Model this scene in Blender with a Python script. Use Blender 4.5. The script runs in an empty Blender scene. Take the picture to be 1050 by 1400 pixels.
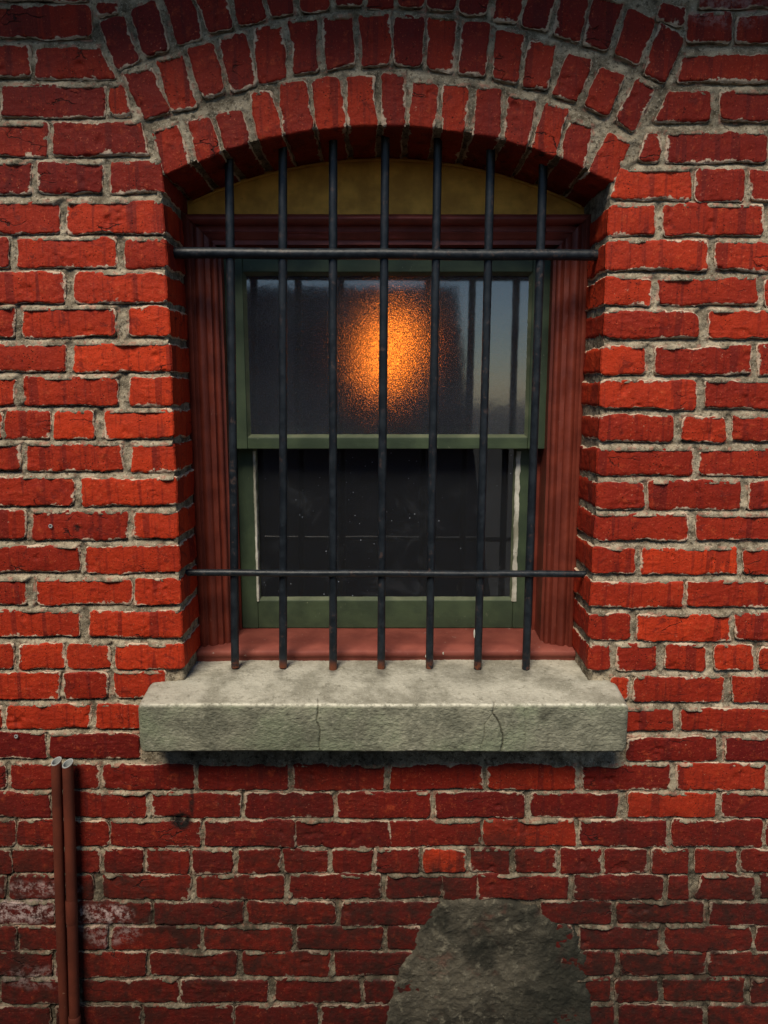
import bpy, math, random
import numpy as np
from mathutils import Matrix, Vector
R = math.radians
S = bpy.context.scene
C = S.collection
rnd = random.Random(7)

# ------------------------------------------------------------------ camera
F_PX, PITCH, DIST, EYE = 1011.0, R(9.19), 1.55, 1.75
cam_d = bpy.data.cameras.new('camera')
cam = bpy.data.objects.new('camera', cam_d); C.objects.link(cam)
cam_d.sensor_fit = 'VERTICAL'; cam_d.sensor_height = 36; cam_d.lens = F_PX / 1400 * 36
cam_d.clip_start = 0.02; cam_d.clip_end = 400
cam.location = (0, -DIST, EYE)
cam.rotation_euler = (R(90) - PITCH, 0, 0)
S.camera = cam
# ------------------------------------------------------------------ light
SUN_EL, SUN_AZ = R(53), R(-17)      # azimuth measured from -Y (towards the viewer side), negative = from the left
w = bpy.data.worlds.new("World"); S.world = w; w.use_nodes = True
nt = w.node_tree; nt.nodes.clear()
sky = nt.nodes.new('ShaderNodeTexSky'); sky.sky_type = 'NISHITA'; sky.sun_disc = False
sky.sun_elevation = SUN_EL; sky.sun_rotation = R(180) - SUN_AZ
sky.dust_density = .1; sky.air_density = 1.0; sky.ozone_density = 2.0
bg = nt.nodes.new('ShaderNodeBackground'); bg.inputs[1].default_value = 0.07
wo = nt.nodes.new('ShaderNodeOutputWorld')
nt.links.new(sky.outputs[0], bg.inputs[0]); nt.links.new(bg.outputs[0], wo.inputs[0])
sd = bpy.data.lights.new('sun', 'SUN'); sd.energy = 3.1; sd.angle = R(24); sd.color = (1, .90, .74)
sun = bpy.data.objects.new('sun', sd); C.objects.link(sun)
to_sun = Vector((math.sin(SUN_AZ) * math.cos(SUN_EL), -math.cos(SUN_AZ) * math.cos(SUN_EL), math.sin(SUN_EL)))
sun.rotation_euler = to_sun.to_track_quat('Z', 'Y').to_euler()
sun.location = to_sun * 20
S.view_settings.view_transform = 'Standard'; S.view_settings.look = 'None'
S.view_settings.gamma = 1.0; S.view_settings.exposure = 0.40
S.cycles.use_denoising = True; S.cycles.denoiser = 'OPENIMAGEDENOISE'; S.cycles.denoising_input_passes = 'RGB_ALBEDO_NORMAL'; S.cycles.denoising_prefilter = 'ACCURATE'; S.cycles.caustics_reflective = False; S.cycles.caustics_refractive = False; S.cycles.sample_clamp_indirect = 1.2; S.cycles.max_bounces = 10; S.cycles.transmission_bounces = 8

# ------------------------------------------------------------------ helpers
cp, sp = math.cos(PITCH), math.sin(PITCH)
def un(px, py, Y=0.0):
    """photo pixel -> world (x, z) on the vertical plane y = Y"""
    a = (px - 525.0) / F_PX; b = (py - 700.0) / F_PX
    hz = cp - b * sp; dz = -sp - b * cp
    t = (Y + DIST) / hz
    return a * t, EYE + dz * t

_rs = np.random.RandomState(3)
TAB = _rs.rand(64, 64, 64).astype(np.float32)
def vn(P, freq, seed=0):
    Q = np.asarray(P, dtype=np.float64) * freq + seed * 17.31
    I = np.floor(Q).astype(np.int64); f = Q - I; f = f * f * (3 - 2 * f)
    x0, y0, z0 = (I[:, 0] & 63), (I[:, 1] & 63), (I[:, 2] & 63)
    x1, y1, z1 = (x0 + 1) & 63, (y0 + 1) & 63, (z0 + 1) & 63
    fx, fy, fz = f[:, 0], f[:, 1], f[:, 2]
    c = lambda a, b, d: TAB[a, b, d]
    a = c(x0, y0, z0) * (1 - fx) + c(x1, y0, z0) * fx
    b = c(x0, y1, z0) * (1 - fx) + c(x1, y1, z0) * fx
    d = c(x0, y0, z1) * (1 - fx) + c(x1, y0, z1) * fx
    e = c(x0, y1, z1) * (1 - fx) + c(x1, y1, z1) * fx
    return ((a * (1 - fy) + b * fy) * (1 - fz) + (d * (1 - fy) + e * fy) * fz) * 2 - 1
def fbm(P, freq, octs=3, seed=0, gain=.5):
    s = 0; a = 1; t = 0
    for k in range(octs):
        s = s + a * vn(P, freq * 2.03 ** k, seed + k * 3); t += a; a *= gain
    return s / t

def npmesh(name, V, Fq, attrs=None, smooth=True):
    me = bpy.data.meshes.new(name)
    V = np.asarray(V, dtype=np.float32); Fq = np.asarray(Fq, dtype=np.int32)
    me.vertices.add(len(V)); me.vertices.foreach_set('co', V.ravel())
    me.loops.add(Fq.size); me.loops.foreach_set('vertex_index', Fq.ravel())
    me.polygons.add(len(Fq))
    me.polygons.foreach_set('loop_start', np.arange(0, Fq.size, 4, dtype=np.int32))
    me.polygons.foreach_set('loop_total', np.full(len(Fq), 4, dtype=np.int32))
    me.polygons.foreach_set('use_smooth', np.full(len(Fq), smooth, dtype=bool))
    for k, v in (attrs or {}).items():
        at = me.attributes.new(k, 'FLOAT_COLOR', 'POINT')
        at.data.foreach_set('color', np.asarray(v, dtype=np.float32).ravel())
    me.update(calc_edges=True); me.validate()
    return me
def gridfaces(nu, nv, off=0, closed=False):
    i, j = np.meshgrid(np.arange(nu - 1), np.arange(nv - (0 if closed else 1)), indexing='ij')
    j2 = (j + 1) % nv
    return np.stack([off + i * nv + j, off + (i + 1) * nv + j, off + (i + 1) * nv + j2, off + i * nv + j2], -1).reshape(-1, 4)

def link(name, me, mat, parent=None):
    o = bpy.data.objects.new(name, me); C.objects.link(o)
    if mat:
        me.materials.clear()
        for m in (mat if isinstance(mat, (list, tuple)) else [mat]): me.materials.append(m)
    if parent is not None:
        o.parent = parent
        if parent.type == 'EMPTY': o.matrix_parent_inverse = Matrix.Translation(-parent.location)
    return o
def thing(name, loc, label, cat, group=None, kind=None):
    o = bpy.data.objects.new(name, None); C.objects.link(o); o.location = loc; o.empty_display_size = .1
    o['label'] = label; o['category'] = cat
    if group: o['group'] = group
    if kind: o['kind'] = kind
    return o

class MB:
    """collects simple shapes into one mesh"""
    def __init__(s): s.v = []; s.f = []; s.m = []
    def add(s, vs, fs, m=0):
        o = len(s.v); s.v += [tuple(v) for v in vs]; s.f += [tuple(i + o for i in f) for f in fs]; s.m += [m] * len(fs)
    def box(s, x0, x1, y0, y1, z0, z1, m=0):
        s.add([(x0, y0, z0), (x1, y0, z0), (x1, y1, z0), (x0, y1, z0), (x0, y0, z1), (x1, y0, z1), (x1, y1, z1), (x0, y1, z1)],
              [(0, 3, 2, 1), (4, 5, 6, 7), (0, 1, 5, 4), (1, 2, 6, 5), (2, 3, 7, 6), (3, 0, 4, 7)], m)
    def tube(s, pts, rad, n=20, caps=True, jit=0.0, seed=1, inner=None):
        pts = [Vector(p) for p in pts]; rr = random.Random(seed)
        rad = rad if isinstance(rad, (list, tuple)) else [rad] * len(pts)
        rings = []
        d0 = (pts[-1] - pts[0]).normalized()
        up = Vector((0, 1, 0)) if abs(d0.y) < .9 else Vector((0, 0, 1))
        a = d0.cross(up).normalized(); b = d0.cross(a).normalized()
        vs = []
        for p, r in zip(pts, rad):
            for k in range(n):
                t = 2 * math.pi * k / n; q = r * (1 + rr.uniform(-jit, jit))
                vs.append(p + a * math.cos(t) * q + b * math.sin(t) * q)
        fs = []
        for i in range(len(pts) - 1):
            for k in range(n):
                k2 = (k + 1) % n
                fs.append((i * n + k, i * n + k2, (i + 1) * n + k2, (i + 1) * n + k))
        if caps:
            fs.append(tuple(reversed(range(n)))); fs.append(tuple((len(pts) - 1) * n + k for k in range(n)))
        s.add(vs, fs)
    def build(s, name, mat, parent=None, bevel=0, smooth=False, angle=35, seg=2):
        me = bpy.data.meshes.new(name); me.from_pydata(s.v, [], s.f); me.update()
        o = link(name, me, mat, parent)
        me.polygons.foreach_set('material_index', s.m); me.update()
        if bevel:
            b = o.modifiers.new('bevel', 'BEVEL'); b.width = bevel; b.segments = seg; b.limit_method = 'ANGLE'; b.angle_limit = R(40)
        if smooth or bevel:
            me.polygons.foreach_set('use_smooth', [True] * len(me.polygons))
            e = o.modifiers.new('wn', 'WEIGHTED_NORMAL') if bevel else None
            if not bevel:
                me.set_sharp_from_angle(angle=R(angle))
        return o

# ------------------------------------------------------------------ material kit
class NT:
    def __init__(s, name):
        s.m = bpy.data.materials.new(name); s.m.use_nodes = True; s.t = s.m.node_tree; s.t.nodes.clear()
        s.out = s.n('ShaderNodeOutputMaterial'); s.b = s.n('ShaderNodeBsdfPrincipled')
        s.t.links.new(s.b.outputs[0], s.out.inputs[0])
        s.co = s.n('ShaderNodeTexCoord').outputs['Object']
    def n(s, t, **k):
        o = s.t.nodes.new(t)
        for a, v in k.items(): setattr(o, a, v)
        return o
    def setin(s, sock, v):
        if isinstance(v, bpy.types.NodeSocket): s.t.links.new(v, sock)
        else: sock.default_value = v
    def math(s, op, a, b=0.0, c=0.0, clamp=False):
        o = s.n('ShaderNodeMath', operation=op, use_clamp=clamp)
        s.setin(o.inputs[0], a); s.setin(o.inputs[1], b); s.setin(o.inputs[2], c)
        return o.outputs[0]
    def mp(s, v, scale=(1, 1, 1), rot=(0, 0, 0)):
        o = s.n('ShaderNodeMapping'); s.setin(o.inputs[0], v); o.inputs['Scale'].default_value = scale; o.inputs['Rotation'].default_value = rot
        return o.outputs[0]
    def noise(s, scale, v=None, det=4, rough=.55, dist=0):
        o = s.n('ShaderNodeTexNoise'); s.setin(o.inputs['Vector'], v if v is not None else s.co)
        o.inputs['Scale'].default_value = scale; o.inputs['Detail'].default_value = det
        o.inputs['Roughness'].default_value = rough; o.inputs['Distortion'].default_value = dist
        return o.outputs[0]
    def vor(s, scale, v=None, feature='F1', rand=1):
        o = s.n('ShaderNodeTexVoronoi', feature=feature); s.setin(o.inputs['Vector'], v if v is not None else s.co)
        o.inputs['Scale'].default_value = scale; o.inputs['Randomness'].default_value = rand
        return o
    def step(s, v, lo, hi):
        o = s.n('ShaderNodeMapRange', interpolation_type='SMOOTHSTEP'); s.setin(o.inputs[0], v)
        s.setin(o.inputs[1], lo); s.setin(o.inputs[2], hi)
        o.inputs[3].default_value = 0; o.inputs[4].default_value = 1
        return o.outputs[0]
    def mix(s, f, a, b, mode='MIX'):
        o = s.n('ShaderNodeMix', data_type='RGBA', blend_type=mode)
        s.setin(o.inputs[0], f)
        for i, v in ((6, a), (7, b)):
            if isinstance(v, tuple) and len(v) == 3: v = v + (1,)
            s.setin(o.inputs[i], v)
        return o.outputs[2]
    def attr(s, name):
        a = s.n('ShaderNodeAttribute', attribute_name=name)
        sp_ = s.n('ShaderNodeSeparateColor'); s.t.links.new(a.outputs['Color'], sp_.inputs[0])
        return sp_.outputs[0], sp_.outputs[1], sp_.outputs[2], a.outputs['Alpha']
    def bump(s, h, strength, dist, nrm=None):
        o = s.n('ShaderNodeBump'); o.inputs['Strength'].default_value = strength; o.inputs['Distance'].default_value = dist
        s.setin(o.inputs['Height'], h)
        if nrm is not None: s.t.links.new(nrm, o.inputs['Normal'])
        return o.outputs[0]
    def fin(s, col, rough=.8, nrm=None, spec=.3):
        s.setin(s.b.inputs['Base Color'], col if not (isinstance(col, tuple) and len(col) == 3) else col + (1,))
        s.setin(s.b.inputs['Roughness'], rough); s.b.inputs['Specular IOR Level'].default_value = spec
        if nrm is not None: s.t.links.new(nrm, s.b.inputs['Normal'])
        return s.m

def dirt_shade_layers(k, col, eff, soot, grime_shade, drip, gcol=(.028, .011, .008)):
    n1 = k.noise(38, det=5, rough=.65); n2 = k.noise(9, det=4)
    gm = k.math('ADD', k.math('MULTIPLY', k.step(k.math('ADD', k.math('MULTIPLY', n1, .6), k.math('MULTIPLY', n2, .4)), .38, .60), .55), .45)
    col = k.mix(k.math('MULTIPLY', grime_shade, gm), col, gcol)  # this layer carries real grime and painted shading together
    col = k.mix(k.math('MULTIPLY', eff, k.step(k.noise(60, det=6, rough=.75), .44, .60)), col, (.40, .30, .28))
    col = k.mix(k.math('MULTIPLY', soot, k.step(k.noise(55, det=5, rough=.7), .32, .5), clamp=True), col, (.010, .007, .006))
    return col

def mat_brick():
    k = NT('red_painted_brick')
    r1, r2, edge, r3 = k.attr('brick')          # random, tone, edge distance (0..1 = 0..20 mm), extra
    eff, soot, grime_shade, drip = k.attr('dirt_shade')
    off = k.n('ShaderNodeCombineXYZ'); k.setin(off.inputs[0], k.math('MULTIPLY', r1, 31)); k.setin(off.inputs[2], k.math('MULTIPLY', r3, 23))
    vv = k.n('ShaderNodeVectorMath', operation='ADD'); k.setin(vv.inputs[0], k.co); k.setin(vv.inputs[1], off.outputs[0])
    v = vv.outputs[0]
    big = k.noise(11, v, 4, .6); mid = k.noise(42, v, 5, .65); fine = k.noise(260, v, 4, .6)
    streak = k.noise(1, k.mp(v, (95, 60, 7)), 4, .6)
    sband = k.noise(1, k.mp(v, (30, 12, 1.5)), 2, .5)
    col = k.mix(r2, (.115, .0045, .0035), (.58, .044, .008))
    col = k.mix(k.step(big, .36, .66), k.mix(.30, col, (.13, .006, .006)), col)
    col = k.mix(k.math('MULTIPLY', k.step(mid, .54, .78), .55), col, (.62, .10, .03))
    col = k.mix(k.math('MULTIPLY', k.step(streak, .52, .66), .45), col, (.10, .006, .005))
    col = k.mix(k.math('MULTIPLY', k.step(sband, .60, .625), .5), col, (.085, .006, .006))
    grit = k.noise(420, v, 3, .7)
    col = k.mix(k.math('MULTIPLY', k.step(grit, .52, .68), .55), col, (.055, .006, .004))
    patch_ = k.noise(26, v, 5, .7, .8)
    col = k.mix(k.math('MULTIPLY', k.step(patch_, .58, .64), .5), col, (.085, .008, .006))
    col = k.mix(k.math('MULTIPLY', k.step(fine, .60, .72), .5), col, (.70, .16, .07))
    # worn paint: orange clay showing, dark pits, lime specks
    pits = k.vor(150, v).outputs['Distance']
    pm = k.math('MULTIPLY', k.math('SUBTRACT', 1, k.step(pits, .10, .22)), k.step(k.noise(22, v, 3), .50, .60))
    col = k.mix(k.math('MULTIPLY', pm, .85), col, (.028, .010, .008))
    # hairline cracks
    wv = k.n('ShaderNodeVectorMath', operation='ADD'); k.setin(wv.inputs[0], k.mp(v, (9, 9, 34)))
    cn = k.n('ShaderNodeTexNoise'); k.setin(cn.inputs['Vector'], v); cn.inputs['Scale'].default_value = 28; cn.inputs['Detail'].default_value = 4
    k.setin(wv.inputs[1], cn.outputs[1])
    ck = k.vor(1, wv.outputs[0], 'DISTANCE_TO_EDGE').outputs['Distance']
    ckm = k.math('MULTIPLY', k.math('SUBTRACT', 1, k.step(ck, .006, .03)), k.step(k.noise(7, v, 2), .60, .66))
    col = k.mix(k.math('MULTIPLY', ckm, .85), col, (.02, .008, .006))
    # lime and mortar smears at the arrises
    en = k.noise(85, k.co, 6, .7); en2 = k.noise(17, v, 3)
    thr = k.math('MULTIPLY', k.math('MULTIPLY', k.step(en, .28, .74), k.step(en2, .44, .70)), .70)
    em = k.math('SUBTRACT', 1, k.step(edge, k.math('MULTIPLY', thr, .72), k.math('ADD', thr, .06)))
    sm = k.mix(k.noise(140, k.co, 4), (.36, .23, .14), (.80, .66, .50))
    col = k.mix(k.math('MULTIPLY', em, .92), col, sm)
    sp1 = k.math('MULTIPLY', k.step(k.noise(125, v, 5, .75), .655, .70), k.step(k.noise(14, v, 2), .46, .60))
    col = k.mix(k.math('MULTIPLY', sp1, .8), col, (.62, .36, .24))
    col = dirt_shade_layers(k, col, eff, soot, grime_shade, drip)
    h = k.math('ADD', k.math('MULTIPLY', mid, 1.0), k.math('MULTIPLY', fine, .35))
    h = k.math('SUBTRACT', h, k.math('MULTIPLY', pm, .8)); h = k.math('SUBTRACT', h, k.math('MULTIPLY', ckm, 1.1))
    h = k.math('ADD', h, k.math('MULTIPLY', em, .35)); h = k.math('ADD', h, k.math('MULTIPLY', streak, .25))
    return k.fin(col, k.math('ADD', .58, k.math('MULTIPLY', big, .25)), k.bump(h, 1.0, .0026), .2)

def mat_mortar():
    k = NT('lime_mortar')
    r1, r2, edge, r3 = k.attr('brick')
    eff, soot, grime_shade, drip = k.attr('dirt_shade')
    n = k.noise(26, det=5, rough=.65); g = k.noise(330, det=3, rough=.7); g2 = k.noise(120, det=5, rough=.7)
    col = k.mix(k.step(n, .3, .7), (.12, .095, .062), (.49, .41, .29))
    col = k.mix(k.math('MULTIPLY', k.step(g, .56, .68), .6), col, (.78, .70, .54))
    col = k.mix(k.math('MULTIPLY', k.step(g2, .52, .64), .85), col, (.06, .045, .03))
    col = k.mix(k.math('MULTIPLY', k.math('SUBTRACT', 1, k.step(r1, 0, .62)), .62), col, (.06, .048, .034))  # mortar darkened beneath each brick, painting in the shade of the joint
    pk = k.math('MULTIPLY', k.math('SUBTRACT', 1, k.step(edge, .0, .25)), k.step(k.noise(60, det=4), .52, .62))
    col = k.mix(k.math('MULTIPLY', pk, .55), col, (.52, .24, .17))
    col = dirt_shade_layers(k, col, eff, soot, k.math('MULTIPLY', grime_shade, .95), drip, (.026, .021, .014))
    h = k.math('ADD', g2, k.math('MULTIPLY', g, .6))
    return k.fin(col, .95, k.bump(h, 1.0, .003), .15)

def mat_cement():
    k = NT('rough_cement_patch')
    n = k.noise(7, det=6, rough=.65, dist=.6); m = k.noise(38, det=6, rough=.7, dist=.5); g = k.noise(190, det=4, rough=.7)
    col = k.mix(k.step(n, .34, .62), (.030, .027, .020), (.108, .094, .068))
    col = k.mix(k.math('MULTIPLY', k.step(m, .5, .68), .7), col, (.24, .215, .155))
    col = k.mix(k.math('MULTIPLY', k.step(k.noise(10, k.mp(k.co, (1, 1, 1.3)), 5, .6), .56, .70), .55), col, (.15, .04, .028))
    col = k.mix(k.math('MULTIPLY', k.step(g, .64, .73), .7), col, (.42, .38, .29))
    col = k.mix(k.math('MULTIPLY', k.step(k.noise(5.5, k.mp(k.co, (1, 1, 1), (.4, .2, .9)), 5, .6), .50, .64), .75), col, (.020, .020, .015))
    sx = k.n('ShaderNodeSeparateXYZ'); k.setin(sx.inputs[0], k.co)
    dark_right = k.step(k.math('ADD', sx.outputs[0], k.math('MULTIPLY', k.noise(9, det=5, rough=.65), .30)), .40, .56)  # cement turns darker towards its right side
    col = k.mix(k.math('MULTIPLY', dark_right, .75), col, (.018, .019, .014))
    return k.fin(col, .92, k.bump(k.math('ADD', m, k.math('MULTIPLY', g, .45)), 1.0, .006), .2)

def mat_stone():
    k = NT('weathered_stone')
    top, crack, stain, _ = k.attr('stone')
    n = k.noise(12, det=5, rough=.6); m = k.noise(80, det=5, rough=.7); g = k.noise(330, det=3, rough=.65)
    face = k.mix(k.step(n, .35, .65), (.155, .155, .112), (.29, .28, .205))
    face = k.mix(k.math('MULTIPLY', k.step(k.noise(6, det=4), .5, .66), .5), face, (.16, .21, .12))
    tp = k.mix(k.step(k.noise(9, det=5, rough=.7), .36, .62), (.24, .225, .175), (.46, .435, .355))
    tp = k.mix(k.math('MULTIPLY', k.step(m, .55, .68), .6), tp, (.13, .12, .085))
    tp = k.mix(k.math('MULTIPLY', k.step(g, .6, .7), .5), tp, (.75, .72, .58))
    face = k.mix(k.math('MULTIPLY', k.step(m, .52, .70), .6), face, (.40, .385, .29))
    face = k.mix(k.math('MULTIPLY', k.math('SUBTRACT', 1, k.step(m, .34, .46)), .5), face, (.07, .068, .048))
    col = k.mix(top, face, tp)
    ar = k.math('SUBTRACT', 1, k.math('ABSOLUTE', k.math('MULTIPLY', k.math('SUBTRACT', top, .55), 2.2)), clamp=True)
    col = k.mix(k.math('MULTIPLY', ar, k.step(m, .35, .6)), col, (.74, .71, .58))  # pale line painted along the front arris as an edge highlight
    col = k.mix(k.math('MULTIPLY', stain, .75), col, (.035, .032, .025))
    col = k.mix(k.math('MULTIPLY', crack, .9), col, (.02, .017, .012))
    gr = k.noise(1, k.mp(k.co, (150, 150, 380), (0, R(20), 0)), 3, .6)
    return k.fin(col, .92, k.bump(k.math('ADD', k.math('MULTIPLY', m, .6), k.math('ADD', gr, k.math('MULTIPLY', g, .5))), 1.0, .0020), .2)

def mat_paint(name, base, dark, wear=(.4, .3, .2), wearamt=.4, rough=.45, grain=(30, 30, 3), bd=.0012, spec=.4):
    k = NT(name)
    n = k.noise(1, k.mp(k.co, grain), 5, .6); m = k.noise(18, det=4); f = k.noise(160, det=4, rough=.65)
    col = k.mix(k.step(m, .32, .68), dark, base)
    col = k.mix(k.math('MULTIPLY', k.step(n, .52, .7), .35), col, dark)
    ch = k.math('MULTIPLY', k.step(k.noise(75, det=6, rough=.75), .64, .68), k.step(k.noise(7, det=2), .46, .6))
    col = k.mix(k.math('MULTIPLY', ch, wearamt), col, wear)
    h = k.math('ADD', n, k.math('MULTIPLY', f, .4))
    return k.fin(col, k.math('ADD', rough, k.math('MULTIPLY', f, .25)), k.bump(h, .8, bd), spec)

def mat_iron():
    k = NT('black_painted_iron')
    _, zz, _ = [None] * 3
    m = k.noise(35, det=5, rough=.65); f = k.noise(170, det=4, rough=.65)
    col = k.mix(k.step(m, .4, .65), (.007, .010, .014), (.016, .021, .027))
    rust = k.math('MULTIPLY', k.step(k.noise(60, det=5, rough=.7), .57, .62), k.step(k.noise(6, det=2), .42, .55))
    sepz = k.n('ShaderNodeSeparateXYZ'); k.setin(sepz.inputs[0], k.co)
    low = k.math('SUBTRACT', 1, k.step(sepz.outputs[2], EYE - .622, EYE - .598))
    rust2 = k.math('MULTIPLY', low, k.step(k.noise(22, det=4, rough=.7), .42, .52))
    col = k.mix(k.math('MULTIPLY', rust, .5), col, (.09, .055, .045))
    col = k.mix(k.math('MULTIPLY', rust2, .9), col, (.15, .045, .02))
    return k.fin(col, k.math('ADD', .30, k.math('MULTIPLY', m, .25)), k.bump(k.math('ADD', m, k.math('MULTIPLY', f, .5)), .8, .0016), .35)

def mat_flat(name, col, rough=.8, nscale=20, amt=.4):
    k = NT(name)
    return k.fin(k.mix(k.math('MULTIPLY', k.noise(nscale, det=4), amt), col + (1,), tuple(c * .4 for c in col) + (1,)), rough)

M_brick, M_mortar, M_cement, M_stone, M_iron = mat_brick(), mat_mortar(), mat_cement(), mat_stone(), mat_iron()
M_casing = mat_paint('oxide_red_gloss_paint', (.19, .036, .020), (.12, .021, .012), (.42, .22, .16), .5, .38, (40, 40, 2.5), .0016)
M_head = mat_paint('oxide_red_head_paint', (.26, .052, .036), (.17, .030, .021), (.42, .22, .16), .5, .38, (2.5, 40, 40), .0014)
M_subsill = mat_paint('dusty_red_paint', (.25, .062, .042), (.18, .040, .028), (.6, .5, .42), .7, .6, (3, 40, 40), .0012)
M_green = mat_paint('green_sash_paint', (.058, .085, .043), (.036, .055, .030), (.32, .33, .22), .6, .42, (40, 40, 3), .0010)
M_greenh = mat_paint('green_sash_rail_paint', (.058, .085, .043), (.036, .055, .030), (.32, .33, .22), .7, .42, (3, 40, 40), .0010)
M_bead = mat_paint('worn_bead_paint', (.13, .145, .085), (.07, .09, .05), (.5, .48, .35), .8, .5, (20, 20, 20), .0014)
M_putty = mat_paint('flaking_white_putty', (.76, .74, .64), (.30, .29, .22), (.03, .03, .03), .9, .7, (60, 60, 20), .0025)
M_ochre = mat_paint('ochre_panel_paint', (.92, .47, .08), (.60, .28, .045), (.10, .06, .02), .5, .6, (4, 30, 30), .0020)
M_pipe = mat_paint('brown_red_pipe_paint', (.125, .026, .012), (.08, .017, .008), (.42, .22, .14), .6, .5, (40, 40, 4), .0008)
M_pvc = mat_flat('grey_pipe_plastic', (.34, .36, .35), .5)
M_dark = mat_flat('dark_interior_paint', (.025, .023, .022), .9)
M_opp = mat_flat('dark_added_wall', (.06, .064, .078), .9, 2)
M_pave = mat_flat('asphalt', (.06, .058, .055), .95, 30)

# ------------------------------------------------------------------ brick layout traced course by course
# each row: ytop(left), ybottom(left), spans of brick faces in photo pixels; a span end may be (x_at_top, x_at_bottom)
LEFT = [
 (-42, -3, [(-70, 118)]), (10, 50, [(-25, 123)]), (65, 103, [(-90, 38), (50, (136, 156))]),
 (117, 157, [(-70, -9), (3, 140), (151, (164, 179))]), (170, 210, [(-75, 61), (72, (190, 201))]),
 (223, 262, [(-95, 40), (52, 138), (153, 223)]), (277, 317, [(-60, 79), (93, 228)]),
 (327, 363, [(-55, 11), (25, 156), (171, 230)]), (374, 412, [(-50, 85), (103, 231)]),
 (422, 459, [(-45, 18), (30, 158), (177, 232)]), (471, 506, [(-45, 87), (102, 234)]),
 (517, 553, [(-110, 18), (33, 160), (178, 236)]), (563, 598, [(-55, 1), (8, 64), (76, 129), (143, 238)]),
 (609, 643, [(-100, 26), (37, 165), (181, 238)]), (654, 690, [(-32, 99), (112, 240)]),
 (701, 736, [(-90, 34), (44, 171), (183, 241)]), (748, 782, [(-22, 106), (118, 244)]),
 (793, 826, [(-90, 36), (49, 176), (186, 244)]), (837, 870, [(-20, 107), (124, 245)]),
 (882, 914, [(-40, 16), (28, 86), (94, 148), (158, 248)]), (920, 954, [(-45, 81), (88, 146), (156, 225)]),
 (964, 996, [(-30, -1), (8, 121), (132, 215)]), (1004, 1036, [(-58, 60), (68, 189)]),
]
RIGHT = [
 (-28, 8, [(958, 1080)]), (20, 56, [(943, 998), (1008, 1120)]), (76, 110, [((938, 926), 1060)]),
 (127, 164, [((916, 896), 972), (988, 1105)]), (182, 219, [((884, 873), 900), (913, 1048), (1060, 1180)]),
 (232, 271, [((851, 837), 945), (954, 1016), (1029, 1090)]), (281, 320, [(832, 895), (910, 1043), (1056, 1110)]),
 (331, 368, [(829, 966), (982, 1110)]), (381, 415, [(826, 890), (901, 1035), (1048, 1105)]),
 (426, 461, [(824, 954), (972, 1100)]), (475, 510, [(821, 883), (897, 1025), (1040, 1100)]),
 (522, 557, [(821, 951), (966, 1090)]), (570, 602, [(817, 919), (934, 992), (1006, 1062)]),
 (615, 649, [(815, 946), (958, 1085)]), (660, 695, [(814, 879), (889, 1011), (1023, 1085)]),
 (705, 738, [(812, 939), (955, 1085)]), (751, 784, [(809, 868), (880, 1006), (1017, 1080)]),
 (797, 829, [(807, 933), (942, 1070)]), (841, 874, [(807, 860), (873, 997), (1008, 1070)]),
 (884, 915, [(804, 833), (846, 897), (910, 962), (979, 1029), (1040, 1090)]),
 (926, 958, [(835, 858), (868, 987), (1002, 1120)]), (970, 999, [(835, 920), (934, 1056)]),
 (1009, 1039, [(860, 980), (993, 1112)]),
]
LOW = [
 (1047, 1078, [(-110, 5), (15, 132), (143, 263), (274, 392), (403, 523), (535, 657), (669, 786), (797, 913), (926, 1044), (1056, 1175)]),
 (1086, 1116, [(-52, 68), (79, 199), (208, 328), (338, 454), (464, 586), (597, 715), (729, 844), (861, 978), (990, 1110)]),
 (1124, 1156, [(-100, 17), (26, 145), (152, 273), (282, 402), (408, 530), (536, 656), (663, 783), (796, 911), (921, 1041), (1050, 1165)]),
 (1163, 1192, [(-40, 12), (18, 71), (80, 132), (143, 192), (202, 255), (264, 316), (328, 381), (390, 446), (456, 507), (515, 572), (579, 635), (644, 697), (707, 757), (768, 820), (829, 882), (893, 940), (954, 1005), (1015, 1068), (1078, 1130)]),
 (1199, 1228, [(-110, 4), (16, 88), (96, 124), (143, 257), (270, 386), (399, 519), (530, 603), (607, 648), (656, 775), (785, 904), (916, 940), ((962, 950), 1030), (1042, 1160)]),
 (1235, 1262, [(-40, 73), (83, 203), (212, 330), (340, 456), (468, 600), (741, 834), (846, 962), (973, 1090)]),
 (1269, 1298, [(-95, 20), (26, 96), (104, 146), (155, 271), (283, 396), (408, 521), (533, 600), (760, 782), (794, 900), (913, 1026), (1035, 1150)]),
 (1304, 1333, [(-45, 70), (80, 197), (207, 321), (334, 448), (459, 600), (770, 838), (850, 964), (972, 1090)]),
 (1341, 1369, [(-100, -5), (4, 102), (115, 240), (250, 363), (377, 490), (501, 600), (760, 835), (845, 898), (910, 1018), (1030, 1145)]),
 (1377, 1404, [(-48, 66), (78, 190), (197, 315), (325, 433), (442, 560), (720, 838), (848, 960), (970, 1085)]),
 (1413, 1440, [(-100, 15), (25, 140), (150, 262), (272, 385), (395, 508), (518, 630), (640, 752), (762, 875), (885, 998), (1008, 1120)]),
 (1449, 1475, [(-45, 66), (76, 188), (198, 310), (320, 432), (442, 555), (565, 678), (688, 800), (810, 922), (932, 1045), (1055, 1165)]),
 (1484, 1510, [(-100, 15), (25, 140), (150, 262), (272, 385), (395, 508), (518, 630), (640, 752), (762, 875), (885, 998), (1008, 1120)]),
]
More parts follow.
